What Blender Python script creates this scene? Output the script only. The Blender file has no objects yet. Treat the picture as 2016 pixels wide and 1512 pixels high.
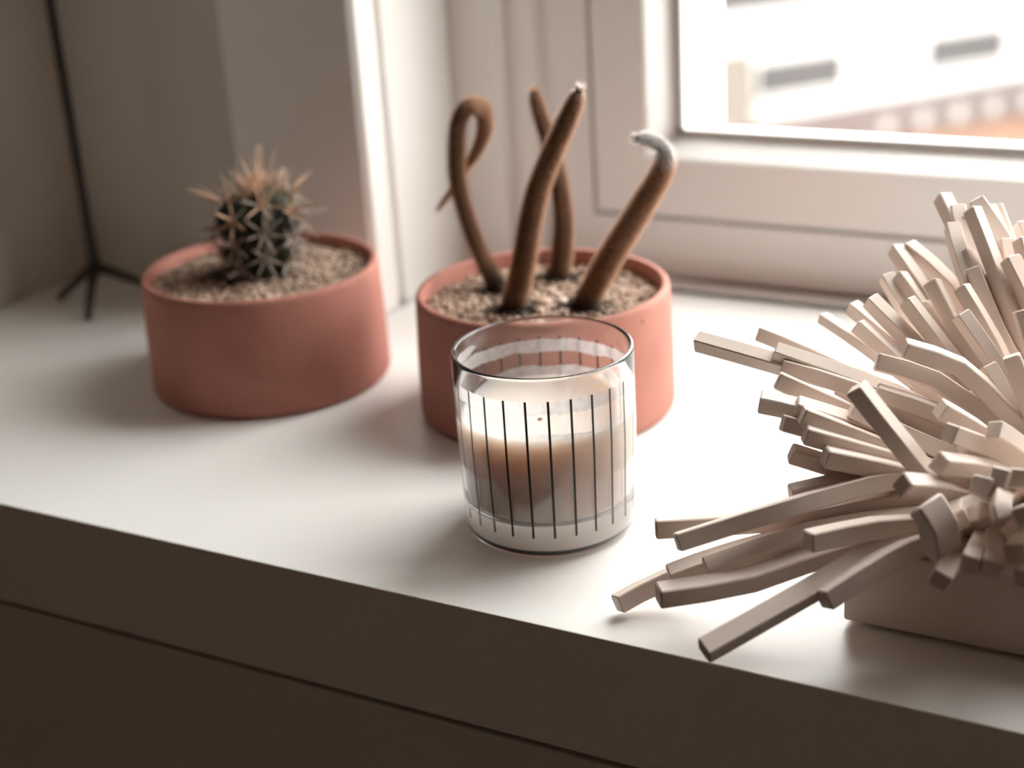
import bpy, bmesh, math, random
import numpy as np
from mathutils import Vector, Matrix, noise

# ---------------------------------------------------------------- camera, world, light, exposure
scene = bpy.context.scene
C = scene.collection
PI = math.pi

cam_data = bpy.data.cameras.new('camera')
cam = bpy.data.objects.new('camera', cam_data)
C.objects.link(cam)
scene.camera = cam
_p, _r, _y = 0.37916, -0.06435, 0.51874
_fw = Vector((-math.sin(_y) * math.cos(_p), math.cos(_y) * math.cos(_p), -math.sin(_p)))
_rt = Vector((math.cos(_y), math.sin(_y), 0.0))
_up = _rt.cross(_fw)
_r2 = _rt * math.cos(_r) + _up * math.sin(_r)
_u2 = -_rt * math.sin(_r) + _up * math.cos(_r)
_m = Matrix.Identity(4)
for _i in range(3):
    _m[_i][0], _m[_i][1], _m[_i][2] = _r2[_i], _u2[_i], -_fw[_i]
    _m[_i][3] = (0.31051, -0.47137, 0.32002)[_i]
cam.matrix_world = _m
cam_data.sensor_width = 36.0
cam_data.lens = 3037.52600 / 2016 * 36.0
cam_data.clip_start = 0.02
cam_data.clip_end = 400
cam_data.dof.use_dof = True
cam_data.dof.focus_distance = 0.620
cam_data.dof.aperture_fstop = 5.4

world = bpy.data.worlds.new('overcast_sky')
scene.world = world
world.use_nodes = True
_bg = world.node_tree.nodes['Background']
_bg.inputs[0].default_value = (1.0, 0.985, 0.965, 1)
_bg.inputs[1].default_value = 13.0

_pl = bpy.data.lights.new('window_portal', 'AREA')       # a sampling portal: gives off no light of its own
_pl.shape = 'RECTANGLE'; _pl.size = 1.5; _pl.size_y = 1.2
_pl.cycles.is_portal = True
_po = bpy.data.objects.new('window_portal', _pl)
_po.location = (0.57, 0.70, 0.62)
_po.rotation_euler = (-PI / 2, 0, 0)
C.objects.link(_po)

scene.view_settings.view_transform = 'Standard'
scene.view_settings.look = 'None'
scene.view_settings.gamma = 1.0
scene.view_settings.use_curve_mapping = False
scene.view_settings.exposure = 0.0
scene.cycles.use_denoising = True
scene.cycles.max_bounces = 14
scene.cycles.diffuse_bounces = 6
scene.cycles.transmission_bounces = 12
scene.cycles.transparent_max_bounces = 16
scene.cycles.sample_clamp_indirect = 8.0

# ---------------------------------------------------------------- helpers
def obj(name, bm, mat=None, parent=None, smooth=False, sharp=None):
    me = bpy.data.meshes.new(name)
    bm.normal_update()
    bm.to_mesh(me); bm.free()
    if smooth:
        me.polygons.foreach_set('use_smooth', [True] * len(me.polygons))
        if sharp is not None:
            me.set_sharp_from_angle(angle=sharp)
    if mat: me.materials.append(mat)
    o = bpy.data.objects.new(name, me)
    C.objects.link(o)
    if parent: o.parent = parent
    return o

def thing(name, label, cat, group=None, loc=(0, 0, 0)):
    o = bpy.data.objects.new(name, None)
    o.empty_display_size = 0.02
    o.location = loc
    C.objects.link(o)
    o['label'] = label; o['category'] = cat
    if group: o['group'] = group
    return o

def tag(o, label, cat, group=None):
    o['label'] = label; o['category'] = cat
    if group: o['group'] = group
    return o

def struct(o):
    o['kind'] = 'structure'
    return o

def box(bm, x0, x1, y0, y1, z0, z1, bev=0.0, seg=2):
    t = bmesh.new()
    bmesh.ops.create_cube(t, size=1.0)
    for v in t.verts:
        v.co = Vector((x0 + (v.co.x + .5) * (x1 - x0), y0 + (v.co.y + .5) * (y1 - y0), z0 + (v.co.z + .5) * (z1 - z0)))
    if bev > 0:
        bmesh.ops.bevel(t, geom=t.edges[:], offset=bev, segments=seg, profile=0.5, affect='EDGES')
    me = bpy.data.meshes.new('tmp'); t.to_mesh(me); t.free()
    bm.from_mesh(me); bpy.data.meshes.remove(me)
    return bm

def boxes(*bs, bev=0.0):
    bm = bmesh.new()
    for b in bs: box(bm, *b, bev=bev)
    return bm

def prism(profile, axis, a, b):
    """profile: list of 2-D points. axis 'z': (x,y) swept in z; axis 'x': (y,z) swept in x"""
    bm = bmesh.new()
    def P(p, t):
        return (p[0], p[1], t) if axis == 'z' else (t, p[0], p[1])
    A = [bm.verts.new(P(p, a)) for p in profile]
    B = [bm.verts.new(P(p, b)) for p in profile]
    n = len(profile)
    for i in range(n):
        j = (i + 1) % n
        bm.faces.new((A[i], A[j], B[j], B[i]))
    bm.faces.new(A[::-1]); bm.faces.new(B)
    bmesh.ops.recalc_face_normals(bm, faces=bm.faces[:])
    return bm

def lathe(profile, n=96, center=(0, 0), a0=0.0):
    """closed loop or axis-to-axis profile of (r, z)"""
    bm = bmesh.new()
    rings = []
    for r, z in profile:
        if r < 1e-7:
            rings.append([bm.verts.new((center[0], center[1], z))])
        else:
            rings.append([bm.verts.new((center[0] + r * math.cos(a0 + 2 * PI * k / n), center[1] + r * math.sin(a0 + 2 * PI * k / n), z)) for k in range(n)])
    m = len(rings)
    closed = len(rings[0]) > 1 and len(rings[-1]) > 1
    for i in range(m if closed else m - 1):
        A, B = rings[i], rings[(i + 1) % m]
        for k in range(n):
            l = (k + 1) % n
            if len(A) == 1 and len(B) == 1: continue
            if len(A) == 1: bm.faces.new((A[0], B[l], B[k]))
            elif len(B) == 1: bm.faces.new((A[k], A[l], B[0]))
            else: bm.faces.new((A[k], A[l], B[l], B[k]))
    bmesh.ops.recalc_face_normals(bm, faces=bm.faces[:])
    return bm

def arc(cx, cz, r, a0, a1, n):
    return [(cx + r * math.cos(math.radians(a0 + (a1 - a0) * i / n)), cz + r * math.sin(math.radians(a0 + (a1 - a0) * i / n))) for i in range(n + 1)]

def catmull(pts, n):
    """n samples along a smooth curve through pts (each a list of floats)"""
    P = [np.array(p, float) for p in pts]
    P = [2 * P[0] - P[1]] + P + [2 * P[-1] - P[-2]]
    m = len(P) - 3
    out = []
    for i in range(n):
        u = i / (n - 1) * m
        k = min(int(u), m - 1); t = u - k
        p0, p1, p2, p3 = P[k:k + 4]
        out.append(0.5 * ((2 * p1) + (-p0 + p2) * t + (2 * p0 - 5 * p1 + 4 * p2 - p3) * t * t + (-p0 + 3 * p1 - 3 * p2 + p3) * t ** 3))
    return out

def tube(path, radii, n=16, bm=None, caps=True):
    """round tube with varying radius; rounded ends when caps"""
    bm = bm or bmesh.new()
    path = [Vector(p[:3]) for p in path]
    prev = None; rings = []
    T = []
    for i in range(len(path)):
        a = path[max(i - 1, 0)]; b = path[min(i + 1, len(path) - 1)]
        T.append((b - a).normalized())
    u = T[0].orthogonal().normalized()
    for i, p in enumerate(path):
        u = (u - T[i] * u.dot(T[i])).normalized()
        w = T[i].cross(u)
        rings.append([bm.verts.new(p + (u * math.cos(2 * PI * k / n) + w * math.sin(2 * PI * k / n)) * radii[i]) for k in range(n)])
    for A, B in zip(rings, rings[1:]):
        for k in range(n):
            l = (k + 1) % n
            bm.faces.new((A[k], A[l], B[l], B[k]))
    if caps:
        for R, t, s, r in ((rings[0], T[0], -1, radii[0]), (rings[-1], T[-1], 1, radii[-1])):
            c = bm.verts.new((path[0] if s < 0 else path[-1]) + t * s * r * 0.7)
            for k in range(n):
                l = (k + 1) % n
                bm.faces.new((R[l], R[k], c) if s < 0 else (R[k], R[l], c))
    return bm

# ---------------------------------------------------------------- materials
def mat(name, color, rough=0.5, spec=0.5, **kw):
    m = bpy.data.materials.new(name); m.use_nodes = True
    b = m.node_tree.nodes['Principled BSDF']
    b.inputs['Base Color'].default_value = (*color, 1)
    b.inputs['Roughness'].default_value = rough
    b.inputs['Specular IOR Level'].default_value = spec
    for k, v in kw.items(): b.inputs[k.replace('_', ' ')].default_value = v
    return m

def mottle(m, color, color2, scale, detail=4, lo=0.35, hi=0.65, bump=0.0, bscale=None, dist=0.001):
    """object-space noise between two intrinsic colours, with fine relief"""
    nt = m.node_tree; N = nt.nodes; L = nt.links
    b = N['Principled BSDF']
    tc = N.new('ShaderNodeTexCoord')
    ns = N.new('ShaderNodeTexNoise'); ns.inputs['Scale'].default_value = scale; ns.inputs['Detail'].default_value = detail
    cr = N.new('ShaderNodeValToRGB')
    cr.color_ramp.elements[0].position = lo; cr.color_ramp.elements[0].color = (*color, 1)
    cr.color_ramp.elements[1].position = hi; cr.color_ramp.elements[1].color = (*color2, 1)
    L.new(tc.outputs['Object'], ns.inputs['Vector']); L.new(ns.outputs['Fac'], cr.inputs[0]); L.new(cr.outputs[0], b.inputs['Base Color'])
    if bump > 0:
        n2 = N.new('ShaderNodeTexNoise'); n2.inputs['Scale'].default_value = bscale or scale * 4; n2.inputs['Detail'].default_value = 3
        bp = N.new('ShaderNodeBump'); bp.inputs['Strength'].default_value = bump; bp.inputs['Distance'].default_value = dist
        L.new(tc.outputs['Object'], n2.inputs['Vector']); L.new(n2.outputs['Fac'], bp.inputs['Height']); L.new(bp.outputs[0], b.inputs['Normal'])
    return m

M = {}
M['top'] = mottle(mat('white_lacquer', (.8, .79, .77), 0.34, 0.5), (.865, .845, .825), (.88, .865, .845), 6, bump=0.04, bscale=900, dist=0.0002)
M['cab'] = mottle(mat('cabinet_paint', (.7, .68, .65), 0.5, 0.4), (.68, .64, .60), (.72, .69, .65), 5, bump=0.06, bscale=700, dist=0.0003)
M['paint'] = mat('window_paint', (.80, .775, .75), 0.27, 0.5)
M['wall'] = mottle(mat('wall_paint', (.66, .62, .57), 0.8, 0.2), (.64, .60, .55), (.68, .64, .59), 3, bump=0.1, bscale=300, dist=0.0005)
M['room'] = mottle(mat('room_wall_paint', (.46, .35, .285), 0.9, 0.1), (.44, .335, .27), (.48, .37, .30), 2)
M['wood'] = mottle(mat('floor_wood', (.09, .05, .03), 0.6, 0.3), (.075, .042, .025), (.10, .058, .036), 8)
M['gasket'] = mat('grey_gasket', (.42, .40, .38), 0.6, 0.3)
M['terra'] = mottle(mat('terracotta', (.46, .2, .15), 0.72, 0.28), (.41, .17, .13), (.48, .205, .16), 35, bump=0.12, bscale=420, dist=0.0004)
M['dark'] = mat('dark_iron', (.030, .020, .014), 0.45, 0.4)
M['ceramic'] = mottle(mat('cream_rubber', (.74, .63, .56), 0.6, 0.3), (.70, .585, .52), (.76, .65, .58), 30, bump=0.06, bscale=500, dist=0.0003)
M['block'] = mottle(mat('cream_block', (.74, .65, .58), 0.55, 0.3), (.70, .60, .53), (.74, .64, .57), 20, bump=0.05, bscale=700, dist=0.0003)
M['ink'] = mat('black_print', (.012, .008, .007), 0.45, 0.4)
M['soil'] = mottle(mat('dark_soil', (.05, .03, .02), 0.9, 0.1), (.035, .022, .015), (.10, .065, .045), 300, bump=0.6, bscale=900, dist=0.001)

def attr_mat(name, rough, spec=0.3, translucent=0.0):
    m = mat(name, (1, 1, 1), rough, spec)
    nt = m.node_tree; N = nt.nodes; L = nt.links
    a = N.new('ShaderNodeAttribute'); a.attribute_name = 'tint'
    L.new(a.outputs['Color'], N['Principled BSDF'].inputs['Base Color'])
    if translucent > 0:
        tr = N.new('ShaderNodeBsdfTranslucent'); mx = N.new('ShaderNodeMixShader'); mx.inputs[0].default_value = translucent
        L.new(a.outputs['Color'], tr.inputs['Color'])
        L.new(N['Principled BSDF'].outputs[0], mx.inputs[1]); L.new(tr.outputs[0], mx.inputs[2])
        L.new(mx.outputs[0], N['Material Output'].inputs['Surface'])
    return m
M['stones'] = attr_mat('gravel_grit', 0.75)
M['fur'] = attr_mat('plant_fuzz', 0.6, 0.2, 0.5)

g = mat('clear_glass', (1, 1, 1), 0.0, 0.5)
g.node_tree.nodes['Principled BSDF'].inputs['Transmission Weight'].default_value = 1.0
g.node_tree.nodes['Principled BSDF'].inputs['IOR'].default_value = 1.5
M['glass'] = g

m = bpy.data.materials.new('window_glass'); m.use_nodes = True
nt = m.node_tree; nt.nodes.clear()
o_ = nt.nodes.new('ShaderNodeOutputMaterial'); t_ = nt.nodes.new('ShaderNodeBsdfTransparent'); g_ = nt.nodes.new('ShaderNodeBsdfGlossy')
g_.inputs['Roughness'].default_value = 0.01
f0 = nt.nodes.new('ShaderNodeLayerWeight'); f0.inputs[0].default_value = 0.5
f1 = nt.nodes.new('ShaderNodeMath'); f1.operation = 'POWER'; f1.inputs[1].default_value = 5.0
f_ = nt.nodes.new('ShaderNodeMath'); f_.operation = 'MULTIPLY_ADD'; f_.inputs[1].default_value = 0.6; f_.inputs[2].default_value = 0.035
nt.links.new(f0.outputs['Facing'], f1.inputs[0]); nt.links.new(f1.outputs[0], f_.inputs[0]); x_ = nt.nodes.new('ShaderNodeMixShader')
t_.inputs[0].default_value = (.97, .98, .97, 1)
nt.links.new(f_.outputs[0], x_.inputs[0]); nt.links.new(t_.outputs[0], x_.inputs[1]); nt.links.new(g_.outputs[0], x_.inputs[2]); nt.links.new(x_.outputs[0], o_.inputs[0])
M['pane'] = m

m = mat('candle_wax', (.82, .715, .65), 0.45, 0.4)
b = m.node_tree.nodes['Principled BSDF']
b.inputs['Subsurface Weight'].default_value = 0.9
b.inputs['Specular IOR Level'].default_value = 0.25; b.inputs['Roughness'].default_value = 0.6
b.inputs['Subsurface Radius'].default_value = (1.0, 0.70, 0.55)
b.inputs['Subsurface Scale'].default_value = 0.019
M['wax'] = m

m = bpy.data.materials.new('wax_film'); m.use_nodes = True
nt = m.node_tree; nt.nodes.clear()
o_ = nt.nodes.new('ShaderNodeOutputMaterial'); t_ = nt.nodes.new('ShaderNodeBsdfTransparent'); d_ = nt.nodes.new('ShaderNodeBsdfDiffuse'); l_ = nt.nodes.new('ShaderNodeBsdfTranslucent')
d_.inputs[0].default_value = (.86, .82, .82, 1); l_.inputs[0].default_value = (.86, .82, .82, 1)
x1 = nt.nodes.new('ShaderNodeMixShader'); x1.inputs[0].default_value = 0.5
x2 = nt.nodes.new('ShaderNodeMixShader')
tc = nt.nodes.new('ShaderNodeTexCoord'); ns = nt.nodes.new('ShaderNodeTexNoise'); ns.inputs['Scale'].default_value = 260; ns.inputs['Detail'].default_value = 4
mr = nt.nodes.new('ShaderNodeMapRange'); mr.inputs['From Min'].default_value = 0.3; mr.inputs['From Max'].default_value = 0.7
mr.inputs['To Min'].default_value = 0.60; mr.inputs['To Max'].default_value = 0.78
nt.links.new(tc.outputs['Object'], ns.inputs['Vector']); nt.links.new(ns.outputs['Fac'], mr.inputs['Value']); nt.links.new(mr.outputs[0], x2.inputs[0])
nt.links.new(d_.outputs[0], x1.inputs[1]); nt.links.new(l_.outputs[0], x1.inputs[2])
nt.links.new(t_.outputs[0], x2.inputs[1]); nt.links.new(x1.outputs[0], x2.inputs[2]); nt.links.new(x2.outputs[0], o_.inputs[0])
M['film'] = m

# ---------------------------------------------------------------- the room shell
XL = -0.487           # left wall
struct(obj('wall_left', boxes((XL - .12, XL, .0, .318, -.86, 1.75)), M['wall']))        # short return beside the worktop
struct(obj('wall_far_left', boxes((-2.12, -2.0, -3.4, .0, -.86, 1.75)), M['room']))
struct(obj('wall_left_front', boxes((-2.12, XL - .12, .0, .12, -.86, 1.75)), M['room']))
struct(obj('wall_window', boxes((XL - .12, -.245, .318, .50, -.86, 1.75), (-.245, 1.46, .43, .50, -.86, -.0405),
                                (-.245, 1.46, .318, .50, 1.26, 1.75), (1.46, 3.3, .318, .50, -.86, 1.75),
                                (-.245, -.10, .50, .58, -.86, 1.75), (-.10, 1.30, .50, .58, -.86, -.01), (-.10, 1.30, .50, .58, 1.24, 1.75),
                                (1.30, 3.3, .50, .58, -.86, 1.75)), M['wall']))
struct(obj('wall_back', boxes((-2.12, 3.3, -3.52, -3.4, -.86, 1.75)), M['room']))
struct(obj('wall_right', boxes((3.3, 3.42, -3.52, .58, -.86, 1.75)), M['room']))
struct(obj('ceiling', boxes((-2.12, 3.42, -3.52, .58, 1.75, 1.87)), M['room']))
struct(obj('floor', boxes((-2.12, 3.42, -3.52, .58, -.98, -.86)), M['wood']))

# architrave board with a groove, then the reveal board running back to the window frame
struct(obj('trim_1', prism([(-.326, .3179), (-.326, .302), (-.322, .2985), (-.226, .2985), (-.222, .3015), (-.222, .3215),
                            (-.2265, .3225), (-.2265, .3275), (-.2222, .329), (-.2222, .500), (-.245, .500), (-.245, .3179)], 'z', .0002, 1.26), M['paint']))
struct(obj('trim_2', prism([(1.56, .3179), (1.56, .302), (1.556, .2985), (1.466, .2985), (1.462, .3015), (1.462, .3215),
                            (1.4665, .3225), (1.4665, .3275), (1.4622, .329), (1.4622, .41), (1.48, .41), (1.48, .3179)], 'z', .0002, 1.26), M['paint']))
# outer plaster reveal
struct(obj('trim_3', boxes((-.101, -.0995, .502, .585, -.005, 1.24)), M['paint']))
struct(obj('trim_4', boxes((-.10, 1.30, .475, .64, -.012, .012), bev=.002), M['paint']))

# window: fixed frame, two casements with their own panes
win = bpy.data.objects.new('window_1', None); C.objects.link(win); win['kind'] = 'structure'
side = [(-.2218, .4085), (-.1885, .4085), (-.1870, .4095), (-.1867, .4200), (-.1675, .4200), (-.1662, .4210), (-.1660, .4285), (-.1315, .4285), (-.1315, .475), (-.2218, .475)]
obj('window_frame', prism(side, 'z', .0003, 1.2595), M['paint'], win)
obj('window_frame', prism([(1.24 - p[0], p[1]) for p in side], 'z', .0003, 1.2595), M['paint'], win)
obj('window_frame', prism([(.4320, .0003), (.4275, .016), (.4275, .0402), (.475, .0402), (.475, .0003)], 'x', -.1314, 1.3714), M['paint'], win)
obj('window_frame', prism([(.4275, 1.2595), (.4275, 1.22), (.475, 1.22), (.475, 1.2595)], 'x', -.1314, 1.3714), M['paint'], win)
obj('window_frame', boxes((.600, .640, .4275, .475, .0402, 1.22), bev=.003), M['paint'], win)

def casement(x0, x1):
    z0, z1 = .0425, 1.218
    y0, yg = .4265, .447
    c = obj('casement', bmesh.new(), None, win)
    bmc = bmesh.new()
    # four mitred members: face, sloped bead (towards the pane), rebate
    def ring(ins, y):
        return [Vector((x0 + ins, y, z0 + ins)), Vector((x1 - ins, y, z0 + ins)), Vector((x1 - ins, y, z1 - ins)), Vector((x0 + ins, y, z1 - ins))]
    prof = [(0, .470), (0, y0 + .002), (.002, y0), (.0375, y0), (.0392, y0 + .0012), (.0490, yg - .003), (.0515, yg - .001), (.0515, .470)]
    prof[-1] = (.0515, .470)
    rings = [[bmc.verts.new(v) for v in ring(i, y)] for i, y in prof]
    n = len(rings)
    for a in range(n):
        A, B = rings[a], rings[(a + 1) % n]
        for k in range(4):
            l = (k + 1) % 4
            bmc.faces.new((A[k], A[l], B[l], B[k]))
    bmesh.ops.recalc_face_normals(bmc, faces=bmc.faces[:])
    bmc.to_mesh(c.data); bmc.free(); c.data.materials.append(M['paint'])
    obj('pane', boxes((x0 + .0516, x1 - .0516, yg + .001, yg + .0035, z0 + .0516, z1 - .0516)), M['pane'], c)
    q = .0516
    obj('gasket', boxes((x0 + q, x0 + q + .0045, yg - .003, yg + .0008, z0 + q, z1 - q), (x1 - q - .0045, x1 - q, yg - .003, yg + .0008, z0 + q, z1 - q),
                        (x0 + q, x1 - q, yg - .003, yg + .0008, z0 + q, z0 + q + .0028), (x0 + q, x1 - q, yg - .003, yg + .0008, z1 - q - .0028, z1 - q)), M['gasket'], c)
casement(-.1290, .5985)
casement(.6415, 1.3690)

# ---------------------------------------------------------------- the cabinet and its worktop
wt = tag(obj('worktop', boxes((XL + .0002, 1.9, 0, .2980, -.0570, 0), (-.2215, 1.455, .297, .4083, -.0400, 0), (-.1655, 1.405, .40, .4273, -.0400, 0), (XL + .0002, -.327, .297, .3178, -.04, 0), bev=.0006), M['top']),
         'long glossy white worktop running from the left wall along the window sill', 'worktop')
cab = thing('cabinet', 'low white cabinet front in shade below the glossy worktop, with a dark joint line', 'cabinet')
obj('door', boxes((XL + .0010, .9, .0010, .020, -.80, -.0605), bev=.0012), M['cab'], cab)
obj('door', boxes((.903, 1.9, .0010, .020, -.80, -.0605), bev=.0012), M['cab'], cab)
obj('body', boxes((XL + .0004, 1.9, .0220, .30, -.8598, -.0574)), M['cab'], cab)

# ---------------------------------------------------------------- outside: street and the buildings across
M['white_render'] = mat('white_render', (.32, .31, .30), 0.9, 0.1)
M['far_dark'] = mat('far_window', (.04, .036, .036), 0.6, 0.3)
M['far_mauve'] = mottle(mat('far_roof', (.12, .1, .1), 0.9, 0.1), (.075, .062, .060), (.09, .074, .071), 1.5)
M['far_brick'] = mottle(mat('far_brick', (.24, .14, .1), 0.9, 0.1), (.15, .09, .066), (.19, .115, .083), 0.8)
M['street'] = mottle(mat('street', (.2, .18, .17), 0.9, 0.1), (.13, .12, .115), (.16, .145, .14), 0.3)
M['beige'] = mat('beige_render', (.11, .095, .082), 0.9, 0.1)
struct(obj('ground', boxes((-120, 120, 6, 160, -13.2, -13.0)), M['street']))
fb = thing('apartment_building', 'blurred white building across the street with dark windows above an orange brick base', 'building', loc=(-9.858, 27.753, 0))
fb.rotation_euler = (0, 0, math.atan2(.804, .595))
obj('wall', boxes((-1.2, 40, .25, 9, -6.40, 3)), M['white_render'], fb)
obj('base_wall', boxes((-.4, 40, 0, 9, -13, -6.98)), M['far_brick'], fb)
obj('ledge', boxes((-.3, 40, -.35, 9, -6.98, -6.40)), M['far_mauve'], fb)
obj('corner_pier', boxes((-1.2, -.25, -.1, 9, -13, -5.0)), M['beige'], fb)
for sx in (0.10, 4.2, 8.2, 12.2):
    wnd = obj('window', boxes((sx, sx + 1.9, .16, .26, -5.88, -5.28)), M['far_dark'], fb)
    obj('sill', boxes((sx - .1, sx + 2.0, .10, .25, -5.96, -5.89)), M['white_render'], wnd)
for sx in (-.9, 2.8, 6.5, 10.0):
    wnd = obj('window', boxes((sx, sx + 2.3, .16, .26, -4.2, -2.6)), M['far_dark'], fb)
    obj('sill', boxes((sx - .1, sx + 2.2, .10, .25, -4.3, -4.21)), M['white_render'], wnd)
for k in range(9):
    obj('opening', boxes((2.6 + k * .9, 2.85 + k * .9, -.37, -.34, -6.90, -6.60)), mat('pale_opening', (.20, .18, .17), .9), fb)
fb2 = thing('house', 'pale rendered house standing to the left across the street', 'building', loc=(-30, 34, 0))
obj('wall', boxes((-9, 5.0, 0, 8, -13, 1.2)), M['white_render'], fb2)
obj('roof', prism([(-.4, 1.2), (4, 3.8), (8.4, 1.2)], 'x', -9.4, 5.2), M['far_mauve'], fb2)
for k in range(4):
    obj('window', boxes((-7.5 + 3 * k, -6.2 + 3 * k, -.05, .02, -3.5, -1.8)), M['far_dark'], fb2)

# ---------------------------------------------------------------- terracotta pots
def gravel(name, parent, R, z, n, seed, dark_at, mound=0.0, pot_c=(0, 0), tones=None):
    """grit as small irregular stones, one stuff mesh"""
    rng = random.Random(seed)
    ico = bmesh.new(); bmesh.ops.create_icosphere(ico, subdivisions=1, radius=1.0)
    V = np.array([v.co[:] for v in ico.verts]); F = np.array([[v.index for v in f.verts] for f in ico.faces]); ico.free()
    vs, fs, cs = [], [], []
    tones = tones or [(.50, .36, .27), (.60, .45, .35), (.42, .28, .20), (.68, .55, .45), (.35, .22, .15), (.55, .38, .30), (.15, .10, .075)]
    nr = np.random.RandomState(seed)
    for i in range(n):
        a = rng.uniform(0, 2 * PI); r = R * math.sqrt(rng.random())
        x, y = r * math.cos(a), r * math.sin(a)
        s = rng.uniform(.0007, .0015) * (1.35 if rng.random() < .12 else 1)
        sc = np.array([rng.uniform(.8, 1.5), rng.uniform(.7, 1.1), rng.uniform(.55, .9)]) * s
        ang = rng.uniform(0, PI)
        ca, sa = math.cos(ang), math.sin(ang)
        w = V * (1 + nr.uniform(-.18, .18, (len(V), 1))) * sc
        w = np.stack([w[:, 0] * ca - w[:, 1] * sa, w[:, 0] * sa + w[:, 1] * ca, w[:, 2]], 1)
        h = z + mound * (1 - (r / R) ** 2) + 0.0012 * noise.noise(Vector((x * 60, y * 60, seed)))
        w += np.array([x, y, h + rng.uniform(-.0006, .0010)])
        vs.append(w); fs.append(F + i * len(V))
        c = np.array(rng.choice(tones[:-1]) if rng.random() < .93 else tones[-1])
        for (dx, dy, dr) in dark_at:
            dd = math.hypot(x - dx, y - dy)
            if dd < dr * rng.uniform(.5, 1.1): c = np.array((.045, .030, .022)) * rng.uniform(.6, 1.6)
        cs.append(np.tile(np.append(c * rng.uniform(.8, 1.15), 1.0), (len(V), 1)))
    return soup(name, np.vstack(vs), np.vstack(fs), np.vstack(cs), M['stones'], parent)

def soup(name, v, f, c, material, parent, smooth=True):
    me = bpy.data.meshes.new(name)
    me.vertices.add(len(v)); me.vertices.foreach_set('co', v.astype(np.float32).ravel())
    me.loops.add(f.size); me.loops.foreach_set('vertex_index', f.astype(np.int32).ravel())
    me.polygons.add(len(f)); me.polygons.foreach_set('loop_start', (np.arange(len(f)) * f.shape[1]).astype(np.int32))
    me.polygons.foreach_set('loop_total', np.full(len(f), f.shape[1], np.int32))
    me.update(calc_edges=True)
    if smooth: me.polygons.foreach_set('use_smooth', [True] * len(f))
    a = me.color_attributes.new('tint', 'FLOAT_COLOR', 'POINT')
    a.data.foreach_set('color', c.astype(np.float32).ravel())
    me.materials.append(material)
    o = bpy.data.objects.new(name, me); C.objects.link(o); o.parent = parent
    o['kind'] = 'stuff'
    return o

PR, PB, PH, PT = .0664, .0686, .0673, .0036
def pot_parts(root, soil_z):
    prof = [(0, .0003), (PB - .004, .0003)] + arc(PB - .004, .0043, .004, -90, 0, 5)[1:] + [(PB - .0003, .03), (PR + .0006, PH - .004)] + \
           [(PR + .0002, PH - .0012), (PR - .0006, PH - .0002), (PR - .0018, PH), (PR - PT + .0004, PH - .0004), (PR - PT, PH - .0015)] + \
           [(PR - PT - .0005, PH - .02), (PB - PT - .002, .008), (0, .006)]
    obj('pot', lathe(prof, 128), M['terra'], root, True, math.radians(50))
    obj('soil', lathe([(0, soil_z - .0012), (PR - PT - .0006, soil_z - .0012), (PR - PT - .0008, soil_z - .01), (0, soil_z - .01)], 64), M['soil'], root)

# ---- left pot with the spiny round cactus
LX, LY = -.2270, .1911
pl = thing('potted_cactus', 'terracotta pot on the left holding a small round dark cactus with long spines', 'potted plant', 'terracotta pots of cacti', loc=(LX, LY, 0))
pot_parts(pl, .0600)
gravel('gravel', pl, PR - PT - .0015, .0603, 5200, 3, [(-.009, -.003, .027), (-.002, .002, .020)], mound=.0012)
NR = 8
def cactus_r(t, a):
    """radius at height t (0..1), angle a: a club shape with deep ribs"""
    base = 0.0150 + 0.0085 * math.sin(min(t * 1.12, 1.0) * PI * .5) if t < .62 else 0.0235 * math.sqrt(max(1 - ((t - .62) / .40) ** 2.2, 0.0))
    rib = abs(math.cos(a * NR / 2)) ** 1.0
    return base * (0.80 + 0.20 * rib)
CH = .0530
cac_origin = Vector((-.0010, .0026, .0585))
lean = Vector((.06, -.02, 1)).normalized()
def cactus_p(t, a, extra=0.0):
    r = cactus_r(t, a) + extra
    return cac_origin + Vector((r * math.cos(a), r * math.sin(a), 0)) + lean * (CH * t)
bm = bmesh.new(); rings = []
for i in range(33):
    t = i / 32 * .99
    rings.append([bm.verts.new(cactus_p(t, 2 * PI * k / 120)) for k in range(120)])
for A, B in zip(rings, rings[1:]):
    for k in range(120):
        bm.faces.new((A[k], A[(k + 1) % 120], B[(k + 1) % 120], B[k]))
bm.faces.new(rings[-1]); bm.faces.new(rings[0][::-1])
mc = mottle(mat('cactus_skin', (.05, .05, .04), 0.7, 0.15), (.022, .024, .018), (.055, .058, .042), 180, bump=.3, bscale=700, dist=.0006)
cactus = obj('cactus', bm, mc, pl, True)
m_sp = mottle(mat('grey_spine', (.4, .33, .28), 0.5, 0.4), (.34, .27, .22), (.50, .42, .36), 150)
m_sp2 = mottle(mat('tan_spine', (.6, .36, .22), 0.5, 0.4), (.58, .34, .20), (.68, .46, .33), 150)
def spine_mesh(name, material):
    bm = tube([(0, 0, 0), (0, 0, .35), (.015, 0, .7), (.05, 0, 1)], [.042, .036, .024, .006], 6)
    o = obj(name, bm, material, cactus, True)
    return o
sp_a = spine_mesh('spine', m_sp); sp_b = spine_mesh('spine', m_sp2)
ar = tube([(0, 0, -.4), (0, 0, .3)], [1, .8], 8)
first = {0: True, 1: True}
def put_spine(p, d, length, thick, kind):
    src = sp_b if kind else sp_a
    if first[kind]: o = src; first[kind] = False
    else:
        o = src.copy(); C.objects.link(o)
    q = Vector(d).normalized().to_track_quat('Z', 'Y')
    o.matrix_basis = Matrix.Translation(p) @ q.to_matrix().to_4x4() @ Matrix.Diagonal((thick, thick, length, 1))
rg = random.Random(12)
areoles = []
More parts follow.
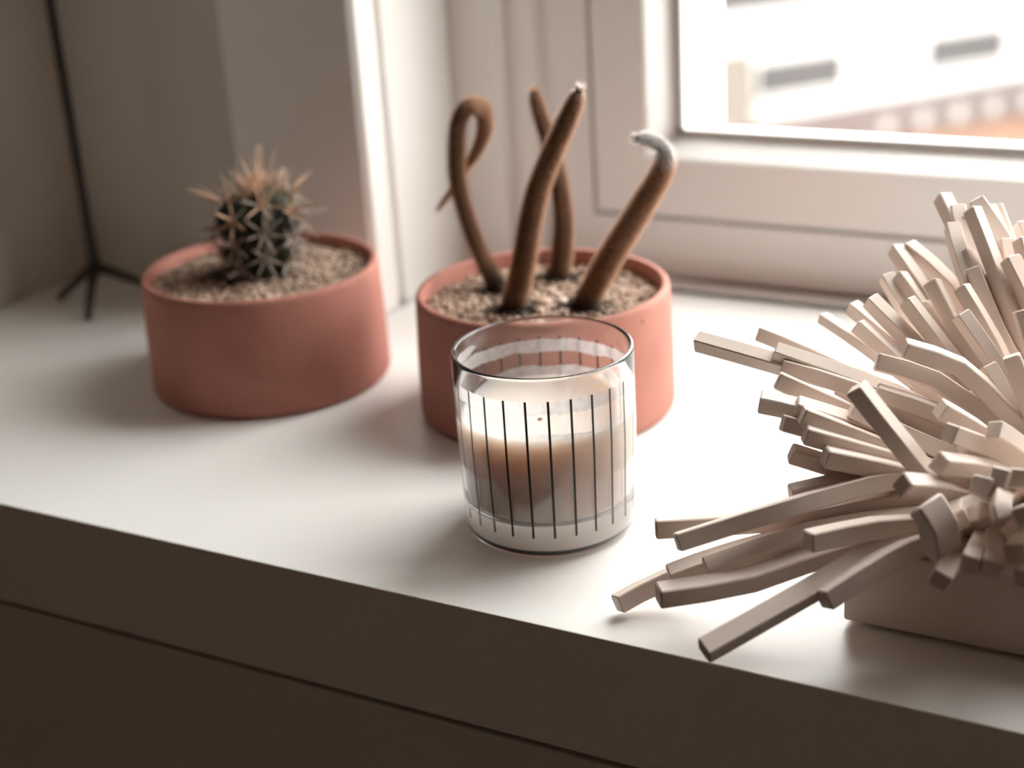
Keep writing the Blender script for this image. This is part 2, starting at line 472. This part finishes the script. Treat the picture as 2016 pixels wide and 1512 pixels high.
for rib in range(NR):
    a = 2 * PI * rib / NR
    toff = .13 * (rib % 2)
    for t in (.20, .48, .76):
        tt = t + toff
        if tt > .97: continue
        areoles.append((tt, a))
m_wool = mat('areole_wool', (.62, .58, .54), 0.9, 0.1)
bmw = bmesh.new()
nsp = 0
for tt, a in areoles:
    p = cactus_p(tt, a, -.0002)
    out = Vector((math.cos(a), math.sin(a), (tt - .45) * 1.5)).normalized()
    side_ = Vector((-math.sin(a), math.cos(a), 0)); upv = out.cross(side_) * -1
    mt = Matrix.Translation(p) @ Matrix.Diagonal((.0013, .0013, .0013, 1))
    bmesh.ops.create_icosphere(bmw, subdivisions=1, radius=1.0, matrix=mt)
    old = tt < .7
    n = 7 if old else 6
    for k in range(n):
        b_ = 2 * PI * (k + rg.uniform(-.15, .15)) / n + .3
        d = side_ * math.cos(b_) + upv * math.sin(b_) + out * rg.uniform(.35, .60)
        put_spine(p, d, rg.uniform(.0120, .0165), .019 if old else .017, 0 if old else (1 if rg.random() < .6 else 0)); nsp += 1
    d = out + Vector((rg.uniform(-.2, .2), rg.uniform(-.2, .2), rg.uniform(-.1, .5)))
    put_spine(p, d, rg.uniform(.019, .026) if not old else rg.uniform(.014, .018), .022, 0 if old else 1); nsp += 1
obj('areole_wool', bmw, m_wool, cactus, True)['kind'] = 'stuff'
for k in range(64):          # crown tuft of young spines
    a = rg.uniform(0, 2 * PI); rr = rg.uniform(0, .014)
    p = cac_origin + lean * CH * .97 + Vector((rr * math.cos(a), rr * math.sin(a), -rr * .3))
    d = Vector((rr * 60 * math.cos(a) + rg.uniform(-.2, .2), rr * 60 * math.sin(a) + rg.uniform(-.2, .2), 1.0))
    put_spine(p, d, rg.uniform(.010, .017) if k > 5 else rg.uniform(.021, .028), .017, 1 if rg.random() < .8 else 0)

# ---- middle pot with four furry stems
RX, RY = -.0558, .2089
pr = thing('potted_furry_cactus', 'terracotta pot behind the glass with four furry brown cactus stems', 'potted plant', 'terracotta pots of cacti', loc=(RX, RY, 0))
pot_parts(pr, .0580)

RODS = [
(769,972,911,1125,965,859,1667,1078,702,2149,1075,500),
(952,1243,870,1206,1182,826,1752,1159,637,2139,1074,510),
(1117,950,917,1588,1058,754,1871,1093,615,2159,1076,490),
(1161,926,864,1449,959,795,1790,1008,637,2143,1063,482),
(1186,790,861,1557,884,685,1851,935,567,2129,1043,455),
(1154,673,809,1334,731,764,1816,916,569,2121,1035,447),
(1300,682,809,1543,789,711,1833,926,568,2120,1038,456),
(1349,609,803,1675,756,637,1889,871,513,2118,1016,410),
(1269,616,757,1445,709,685,1828,877,522,2090,1005,421),
(1380,553,751,1686,718,622,1892,858,508,2084,993,403),
(1324,554,661,1580,677,557,1844,819,484,2053,958,380),
(1468,523,685,1684,659,604,1868,795,510,2042,962,387),
(1356,462,529,1592,634,556,1849,789,520,2049,971,396),
(899,201,421,1438,489,431,1770,722,471,2024,902,412),
(1049,57,459,1463,408,549,1768,714,566,2066,1013,469),
(1136,123,335,1473,381,423,1793,640,426,2041,835,380),
(1527,154,510,1709,375,493,1866,585,433,2033,739,380),
(1027,-79,299,1310,159,305,1645,471,380,2019,757,380),
(730,182,55,873,343,113,1245,451,266,2015,778,380),
(993,112,272,1208,266,340,1614,575,401,2005,820,380),
(1283,-265,225,1571,84,357,1763,396,419,1981,673,380),
(1625,37,347,1777,279,416,1874,480,410,1995,656,380),
(1840,246,752,1936,415,678,2034,655,538,2095,942,384),
(1937,190,725,1987,186,656,1991,268,506,2009,551,380),
(1605,456,1016,1765,479,814,1924,550,609,2103,906,380),
(1939,503,865,2061,649,761,2193,868,588,2237,1093,429),
(1937,393,790,2078,583,704,2164,836,554,2207,1060,395),
(1924,448,764,1978,542,685,2071,737,561,2155,1028,389),
(2075,602,859,2142,698,768,2191,875,606,2202,1074,432),
(1860,686,876,1975,778,771,2084,937,604,2184,1065,433),
(1553,915,811,1794,977,728,2005,1036,593,2162,1069,472),
(1498,763,791,1656,820,694,1910,938,553,2131,1036,437),
(1531,986,912,1750,1052,838,1974,1061,688,2172,1100,526),
(1656,928,1009,1853,1024,919,2009,1064,757,2187,1117,544),
(1118,1579,855,1336,1484,781,1723,1275,655,2154,1091,528),
(1262,1537,935,1528,1429,801,1791,1248,675,2151,1098,546),
(1350,1335,927,1612,1281,752,1854,1164,628,2154,1091,528),
(1366,1454,1004,1629,1368,813,1902,1219,635,2172,1100,526),
(1350,1768,1007,1516,1627,870,1868,1362,664,2187,1117,544),
(1408,1759,1022,1582,1625,890,1887,1372,663,2184,1124,562),
(1525,1452,1017,1758,1361,798,1962,1220,644,2189,1110,525),
(1340,1935,1086,1525,1748,960,1893,1435,685,2204,1126,543),
(1390,1968,1093,1641,1816,963,1940,1488,741,2220,1143,560),
(1593,1587,1065,1778,1445,849,1991,1264,675,2196,1121,543),
(1555,1590,957,1739,1444,788,1957,1249,631,2189,1110,525),
(1740,1484,1090,1912,1389,886,2053,1243,715,2204,1126,543),
(1789,1270,1049,1971,1225,832,2112,1169,643,2227,1122,504),
(1518,2030,1315,1617,1915,1210,1915,1567,891,2232,1167,596),
(1597,1986,1281,1665,1857,1185,1919,1548,898,2232,1167,596),
(1619,1930,1241,1803,1841,1087,2008,1527,849,2232,1167,596),
(1605,1869,1233,1691,1715,1114,1901,1447,864,2217,1150,579),
(1697,1818,1330,1837,1676,1118,2054,1410,807,2235,1159,577),
(1675,1975,1322,1892,1824,1101,2107,1537,857,2267,1186,594),
(1687,2187,1229,1782,2029,1145,2027,1628,883,2265,1193,612),
(1721,2206,1227,1847,1992,1092,2076,1606,829,2283,1202,611),
(1690,1757,1152,1788,1635,1036,1999,1392,784,2220,1143,560),
(1749,1650,1117,1883,1516,928,2053,1332,747,2222,1136,541),
(1700,1891,1108,1840,1753,957,2029,1451,766,2237,1152,559),
(1895,1662,1177,2036,1552,978,2166,1359,774,2270,1179,575),
(1823,1703,1086,1931,1545,878,2073,1347,700,2220,1143,560),
(1919,1775,1230,2048,1601,962,2182,1391,742,2285,1195,593),
(1874,1997,1231,2029,1800,985,2184,1484,752,2285,1195,593),
(2021,1316,1077,2125,1240,836,2207,1178,653,2260,1148,520),
(2101,304,769,2143,438,684,2168,625,576,2178,905,417),
(2157,326,801,2190,458,724,2205,661,608,2206,953,433),
(2220,337,803,2234,462,733,2233,676,606,2220,981,422),
(2037,276,627,2009,381,621,2043,570,558,2094,896,394),
(2119,375,632,2075,362,605,2066,482,499,2103,767,380),
(2187,145,533,2157,281,543,2121,499,522,2111,860,403),
(2113,133,544,2114,284,549,2098,503,506,2095,847,395),
(2027,82,486,2032,189,499,2048,406,464,2068,753,380),
(2201,224,688,2177,282,736,2190,532,670,2203,960,451),
(2278,192,738,2275,402,658,2258,662,544,2233,975,394),
(2263,150,610,2267,309,575,2262,543,497,2244,869,380),
(2208,337,602,2251,477,527,2258,669,452,2255,910,380),
(2290,146,515,2298,298,512,2281,522,480,2248,870,380),
(2056,760,739,2122,829,646,2183,937,534,2222,1077,412),
(1997,553,631,2046,641,547,2088,774,461,2139,920,380),
(1930,787,686,2024,855,608,2104,956,512,2187,1057,414),
(1377,931,605,1621,965,539,1842,988,475,2081,1000,422),
(1344,1097,739,1623,1101,618,1839,1071,552,2109,1041,475),
(1507,914,677,1704,956,578,1904,980,489,2099,1010,420),
(1613,1284,705,1776,1235,610,1965,1139,543,2162,1069,472),
(1574,1756,809,1752,1586,703,1985,1318,585,2210,1112,505),
(1829,1787,829,1960,1616,672,2104,1332,575,2225,1129,523),
(2030,1095,962,2099,1087,804,2165,1097,636,2227,1122,504),
(1925,1149,886,2017,1118,759,2106,1107,623,2212,1105,487)]
STEMS = [
 ([(-844, 2140, 571), (-902, 2160, 659), (-984, 2180, 803), (-1041, 2180, 969), (-1081, 2180, 1162), (-1075, 2180, 1356), (-1058, 2200, 1502), (-1011, 2240, 1571), (-971, 2300, 1536), (-986, 2340, 1420), (-1061, 2360, 1287), (-1155, 2380, 1178), (-1258, 2400, 1051), (-1373, 2420, 929)], [493, 466, 439, 423, 407, 403, 401, 400, 362, 325, 247, 194, 155, 100]),
 ([(-642, 1900, 580), (-591, 1900, 730), (-544, 1900, 899), (-497, 1900, 1090), (-440, 1900, 1265), (-357, 1900, 1437), (-273, 1900, 1592), (-222, 1900, 1694), (-194, 1900, 1756)], [582, 576, 557, 538, 506, 462, 407, 318, 195]),
 ([(-659, 2460, 570), (-626, 2460, 725), (-614, 2480, 892), (-634, 2500, 1056), (-662, 2500, 1222), (-704, 2500, 1385), (-743, 2500, 1507), (-762, 2500, 1596)], [587, 555, 537, 508, 477, 434, 379, 270]),
 ([(-303, 2060, 587), (-233, 2060, 717), (-122, 2040, 896), (-9, 2020, 1057), (87, 2000, 1199), (180, 1980, 1338), (222, 1960, 1432), (197, 1950, 1495), (137, 1950, 1519), (81, 1950, 1520)], [632, 626, 615, 580, 547, 465, 364, 302, 267, 219]),
]


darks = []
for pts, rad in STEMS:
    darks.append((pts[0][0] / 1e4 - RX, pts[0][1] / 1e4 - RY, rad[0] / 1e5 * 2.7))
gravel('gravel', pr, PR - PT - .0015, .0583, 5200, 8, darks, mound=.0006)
# a few larger pale pebbles by the stems
rp = random.Random(5)
for k, (dx, dy, s) in enumerate([(.004, -.006, .0030), (.012, -.001, .0024), (-.013, -.014, .0019), (.020, -.016, .0024), (.008, -.018, .0022), (-.002, .012, .0022)]):
    bm = bmesh.new(); bmesh.ops.create_icosphere(bm, subdivisions=2, radius=1.0)
    for v in bm.verts:
        v.co *= 1 + .15 * noise.noise(v.co * 1.7 + Vector((k * 3, 0, 0)))
        v.co = Vector((v.co.x * s * 1.5, v.co.y * s, v.co.z * s * .7)); v.co.rotate(Matrix.Rotation(k * 1.3, 3, 'Z'))
        v.co += Vector((dx, dy, .0598))
    obj('pebble', bm, mottle(mat('pebble_%d' % k, (.5, .36, .28), .7), (.52, .36, .28), (.66, .52, .44), 300), pr, True)

m_core = mottle(mat('stem_skin', (.10, .06, .04), 0.8, 0.1), (.055, .034, .022), (.13, .080, .050), 500, bump=.5, bscale=1500, dist=.0006)
def furry_stem(idx, pts, rad, white):
    P = [(a / 1e4 - RX, b / 1e4 - RY, c / 1e4, r / 1e5) for (a, b, c), r in zip(pts, rad)]
    base = list(P[0]); base[2] -= .006
    P = [tuple(base)] + P
    S = catmull(P, 90)
    path = [Vector(s[:3]) for s in S]; R = [max(s[3], .0006) * .84 for s in S]
    st = obj('stem', tube(path, R, 20), m_core, pr, True)
    st.name = 'stem'
    # fuzz: thin triangles standing out of the skin
    L = [0]
    for a, b in zip(path, path[1:]): L.append(L[-1] + (b - a).length)
    tot = L[-1]
    nr = np.random.RandomState(20 + idx)
    n = int(tot * 420000)
    s = nr.rand(n) ** .97 * tot
    i = np.clip(np.searchsorted(L, s) - 1, 0, len(path) - 2)
    La = np.array(L); f = (s - La[i]) / (La[i + 1] - La[i])
    Pa = np.array([p[:] for p in path]); Ra = np.array(R)
    c = Pa[i] * (1 - f[:, None]) + Pa[i + 1] * f[:, None]
    T = Pa[i + 1] - Pa[i]; T /= np.linalg.norm(T, axis=1)[:, None]
    ref = nr.normal(size=(n, 3)); u = ref - T * (ref * T).sum(1)[:, None]; u /= np.linalg.norm(u, axis=1)[:, None]
    w = np.cross(T, u)
    r = (Ra[i] * (1 - f) + Ra[i + 1] * f)[:, None]
    frac = (s / tot)[:, None]
    tail = np.clip(r / .0035, .25, 1)
    endk = (frac > .985).astype(float)          # at the tip the fuzz fans out forwards
    ln = nr.uniform(.0016, .0044, (n, 1)) * tail
    if white: ln = ln * (1 + .25 * np.clip((frac - .8) / .2, 0, 1))
    ln *= np.clip(.35 + frac * 8, .35, 1)
    p0 = c + u * r * .96 * (1 - endk * nr.rand(n, 1)) + T * endk * r * .6
    tip = p0 + (u * nr.uniform(.75, 1.0, (n, 1)) + T * (nr.uniform(-.1, .6, (n, 1)) + endk * nr.uniform(0, 1.2, (n, 1))) + w * nr.uniform(-.3, .3, (n, 1))) * ln
    hw = .00009
    v = np.empty((n, 3, 3)); v[:, 0] = p0 - w * hw; v[:, 1] = p0 + w * hw; v[:, 2] = tip
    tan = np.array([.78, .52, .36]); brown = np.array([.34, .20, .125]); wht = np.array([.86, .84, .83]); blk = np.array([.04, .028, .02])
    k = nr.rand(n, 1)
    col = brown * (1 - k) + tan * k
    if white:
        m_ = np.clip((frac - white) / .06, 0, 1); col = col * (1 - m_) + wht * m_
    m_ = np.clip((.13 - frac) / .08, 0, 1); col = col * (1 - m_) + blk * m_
    cc = np.ones((n, 3, 4)); cc[:, :, :3] = col[:, None, :]
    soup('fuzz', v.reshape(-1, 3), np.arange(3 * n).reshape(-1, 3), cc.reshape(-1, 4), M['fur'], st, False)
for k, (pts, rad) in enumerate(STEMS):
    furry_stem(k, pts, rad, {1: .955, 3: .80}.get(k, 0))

def pinhole(root, x, y, z, r):
    bm = bmesh.new(); bmesh.ops.create_icosphere(bm, subdivisions=2, radius=1.0)
    n = Vector((x, y, 0)).normalized(); q = n.to_track_quat('Z', 'Y')
    for v in bm.verts:
        v.co = q @ Vector((v.co.x * r, v.co.y * r * 1.2, v.co.z * r * .25)) + Vector((x, y, z))
    obj('pinhole', bm, M['ink'], root, True)
pinhole(pr, .0649, -.0170, .0600, .00075)
pinhole(pr, -.0413, -.0535, .0222, .0007)
pinhole(pl, .0340, -.0581, .0504, .0008)

# ---------------------------------------------------------------- the candle glass
GX, GY, GH = .00983, .08378, .0857
A0 = math.radians(-61.56 + 1.6)
cg = thing('candle_glass', 'clear tumbler with thin black vertical stripes holding a half burnt peach wax candle', 'candle', loc=(GX, GY, 0))
RT, RB, TH, ZB = .0400, .0384, .0020, .0150
def ro(z): return RB + (RT - RB) * min(z / .05, 1.0)
prof = [(0, .0016), (RB - .008, .0014), (RB - .0052, .0004)] + arc(RB - .0045, .0049, .0045, -90, 0, 6)[1:] + \
       [(ro(z), z) for z in (.012, .02, .035, .05, .07)] + [(RT, GH - .0018)] + arc(RT - TH / 2 - .00005, GH - .0011, TH / 2 + .00005, 0, 180, 8) + \
       [(ro(z) - TH, z) for z in (.07, .05, .035, .024)] + arc(ro(.02) - TH - .005, ZB + .0050, .005, 0, -90, 6)[0:] + [(0, ZB)]
glass = obj('tumbler', lathe(prof, 160), M['glass'], cg, True, math.radians(60))
glass['label'] = 'clear thick-bottomed glass tumbler'
# printed stripes: 26 thin lines of ink on the outer wall
bm = bmesh.new()
hw = .00052 / RT
ks = [bm.verts.new((( ro(z) + .00006) * math.cos(a), (ro(z) + .00006) * math.sin(a), z)) for z in (.0112, .02, .035, .05, .0755) for a in (-hw, hw)]
for i in range(4): bm.faces.new((ks[2 * i], ks[2 * i + 1], ks[2 * i + 3], ks[2 * i + 2]))
s0 = obj('stripe', bm, M['ink'], cg)
for k in range(26):
    o = s0 if k == 0 else s0.copy()
    if k: C.objects.link(o)
    o.rotation_euler = (0, 0, A0 + 2 * PI * k / 26)
# round paper label on the underside of the thick base
obj('base_label', lathe([(0, .0021), (RB - .0095, .0021), (RB - .0095, .0023), (0, .0023)], 96), mat('label_paper', (.82, .80, .78), .6), cg)
# wax body: dips gently at the centre, sticks up a little at the wall
WR = RT - TH + .00005
WZ = .0562
prof = [(0, ZB - .00005), (WR - .0075, ZB - .00005)] + arc(WR - .0066, ZB + .0064, .0056, -80, 0, 5) + [(WR - .0008, .030), (WR, .045), (WR, WZ + .0006), (WR - .0006, WZ + .0010), (WR - .0022, WZ + .0004), (WR - .006, WZ - .0003), (WR * .6, WZ - .0007), (0.006, WZ - .0009), (0, WZ - .0012)]
bm = lathe(prof, 144)
for v in bm.verts:
    if v.co.z > WZ - .003 and v.co.xy.length < WR - .0015:
        v.co.z += .0008 * noise.noise(Vector((v.co.x * 90, v.co.y * 90, 2.0)))
wax = obj('wax', bm, M['wax'], cg, True)
# wick stump lying in a small pit
obj('wick', tube([(.0023, -.0110, WZ - .0022), (.0027, -.0112, WZ - .0002), (.0042, -.0118, WZ + .0004)], [.0008, .0007, .0005], 8), mat('charred_wick', (.30, .20, .16), .8), cg, True)
# waxy smears left on the inner wall
def film(z0, z1, amp, seed, a_lo=0, a_hi=2 * PI, thick=.00018, n=300):
    bm = bmesh.new(); rows = []
    full = a_hi - a_lo > 6.28
    for i in range(n):
        a = a_lo + (a_hi - a_lo) * i / (n if full else n - 1)
        ca, sa = math.cos(a), math.sin(a)
        e0 = z0 + amp * (noise.noise(Vector((ca * 4, sa * 4, seed))) + .5 * noise.noise(Vector((ca * 22, sa * 22, seed + 3))) + .35 * noise.noise(Vector((ca * 60, sa * 60, seed))))
        e1 = z1 + amp * .7 * (noise.noise(Vector((ca * 4, sa * 4, seed + 9))) + .5 * noise.noise(Vector((ca * 24, sa * 24, seed + 5))))
        if not full:
            w_ = min(1, 5 * min(i, n - 1 - i) / n + .05); mid = (e0 + e1) / 2; e0 = mid + (e0 - mid) * w_; e1 = mid + (e1 - mid) * w_
        r0 = RT - TH - .0001
        rows.append([bm.verts.new((r * ca, r * sa, z)) for r, z in ((r0, e0), (r0, (e0 + e1) / 2), (r0, e1))])
    for i in range(n if full else n - 1):
        A, B = rows[i], rows[(i + 1) % n]
        for k in range(2):
            bm.faces.new((A[k], B[k], B[k + 1], A[k + 1]))
    return obj('wax_film', bm, M['film'], cg, True)
film(.0688, .0748, .0010, 1.0)
film(.0560, .0620, .0016, 7.0, math.radians(5), math.radians(175))
film(.0560, .0600, .0014, 11.0, math.radians(-140), math.radians(-30))
film(.0755, .0800, .0022, 15.0, math.radians(170), math.radians(215))

# ---------------------------------------------------------------- the rod sculpture
sc_ = thing('rod_sculpture', 'cream sculpture of square rods bursting out of a rectangular block', 'sculpture')
blk = boxes((.1575, .375, .0462, .165, .0022, .0345), bev=.0012)
obj('block', blk, M['block'], sc_, True, math.radians(40))
obj('foot', boxes((.1640, .369, .053, .159, .0001, .0025)), M['gasket'], sc_)
def rod(path4, seed, w):
    rr = random.Random(seed)
    S = catmull(path4, 9)
    P = [Vector(s) for s in S]
    T = [(P[min(i + 1, 8)] - P[max(i - 1, 0)]).normalized() for i in range(9)]
    ref = Vector((0, 0, 1))
    u = (ref - T[0] * ref.dot(T[0]))
    if u.length < .2: u = Vector((1, 0, 0)) - T[0] * T[0].x
    u.normalize()
    tw = rr.uniform(-.55, .55); dt = rr.uniform(-.05, .05)
    h = w / 2; c = w * .07
    wz = rr.uniform(.88, 1.08)
    sec = [(h, h - c), (h - c, h), (-h + c, h), (-h, h - c), (-h, -h + c), (-h + c, -h), (h - c, -h), (h, -h + c)]
    bm = bmesh.new(); rings = []
    for i in range(9):
        u = (u - T[i] * u.dot(T[i])).normalized(); v = T[i].cross(u)
        a = tw + dt * i
        ua = u * math.cos(a) + v * math.sin(a); va = T[i].cross(ua)
        if i == 0:
            rings.append([bm.verts.new(P[0] + ua * x * .86 + va * y * wz * .86) for x, y in sec])
            rings.append([bm.verts.new(P[0] + T[0] * (c * 1.2) + ua * x + va * y * wz) for x, y in sec])
        else:
            rings.append([bm.verts.new(P[i] + ua * x + va * y * wz) for x, y in sec])
    for A, B in zip(rings, rings[1:]):
        for k in range(8):
            bm.faces.new((A[k], A[(k + 1) % 8], B[(k + 1) % 8], B[k]))
    bm.faces.new(rings[0][::-1]); bm.faces.new(rings[-1])
    bmesh.ops.recalc_face_normals(bm, faces=bm.faces[:])
    return obj('rod', bm, M['ceramic'], sc_, True, math.radians(32))
THIN = {34: .0048, 35: .0062, 36: .0062, 23: .0100}
SX, SY = .222, .104
for i, r in enumerate(RODS):
    pts = [(r[j] / 1e4, r[j + 1] / 1e4, r[j + 2] / 1e4) for j in range(0, 12, 3)]
    rr = random.Random(i * 7 + 1)
    last = pts[-1]
    pts.append((SX + (last[0] - SX) * .25 + rr.uniform(-.006, .006), SY + (last[1] - SY) * .25 + rr.uniform(-.006, .006), .0335))
    rod(pts, i, THIN.get(i, rr.uniform(.0061, .0069) * (1 + .12 * max(0, min(1, (.13 - pts[0][1]) / .1)))))
rr = random.Random(77)
for i in range(95):          # the far and right-hand side of the burst, and its packed heart
    az = rr.uniform(-75, 125); el = rr.uniform(4, 85)
    if abs(az + 81) < 112 and el > 28: continue
    inner = i > 62
    if inner: az = rr.uniform(60, 180); el = rr.uniform(45, 80)
    a, e = math.radians(az), math.radians(el)
    d = Vector((math.cos(a) * math.cos(e), math.sin(a) * math.cos(e), math.sin(e)))
    L_ = rr.uniform(.095, .125) if not inner else rr.uniform(.03, .05)
    b0 = Vector((SX + rr.uniform(-.008, .008) + d.x * .008, SY + rr.uniform(-.008, .008) + d.y * .008, .0335))
    m1 = b0 + Vector((d.x * .018, d.y * .018, .016)); m2 = m1.lerp(b0 + d * L_, .5) + Vector((0, 0, .006))
    tip = b0 + d * L_ + Vector((0, 0, .008 - rr.uniform(0, .004)))
    if tip.z < .006: continue
    w_ = rr.uniform(.0060, .0068)
    if i in (12, 36, 54, 69, 71, 79, 83, 94): continue
    rod([tuple(tip), tuple(m2), tuple(m1), tuple(b0)], 500 + i, w_)

# ---------------------------------------------------------------- the dark three-legged stand in the left corner
stn = thing('wire_stand', 'thin dark metal rod stand on three splayed feet in the left corner', 'stand', loc=(-.4236, .2600, 0))
obj('pole', tube([(0, 0, .021), (0, 0, .06), (0, 0, .52)], [.0042, .0033, .0027], 12), M['dark'], stn, True)
obj('hub', tube([(0, 0, .0215), (0, 0, .0300)], [.0054, .0044], 12), M['dark'], stn, True)
for fx, fy in ((-.0300, -.0072), (.0200, -.0335), (.0300, .0290)):
    obj('leg', tube([(fx * .04, fy * .04, .0255), (fx * .5, fy * .5, .0155), (fx, fy, .0029)], [.0034, .0029, .0027], 10), M['dark'], stn, True)

# ---------------------------------------------------------------- crumbs on the worktop
def crumb(x, y, s, seed, label):
    bm = bmesh.new(); bmesh.ops.create_icosphere(bm, subdivisions=2, radius=1.0)
    for v in bm.verts:
        v.co *= 1 + .3 * noise.noise(v.co * 1.5 + Vector((seed, 0, 0)))
        v.co = Vector((x + v.co.x * s * 1.2, y + v.co.y * s, s * .62 + v.co.z * s * .6))
    z0 = min(v.co.z for v in bm.verts)
    for v in bm.verts: v.co.z -= z0 - .0001
    tag(obj('crumb', bm, mat('crumb_%d' % seed, (.55, .48, .42), .8), None, True), label, 'crumb')
crumb(.0660, .1010, .0007, 3, 'tiny pale crumb on the worktop just right of the striped glass')
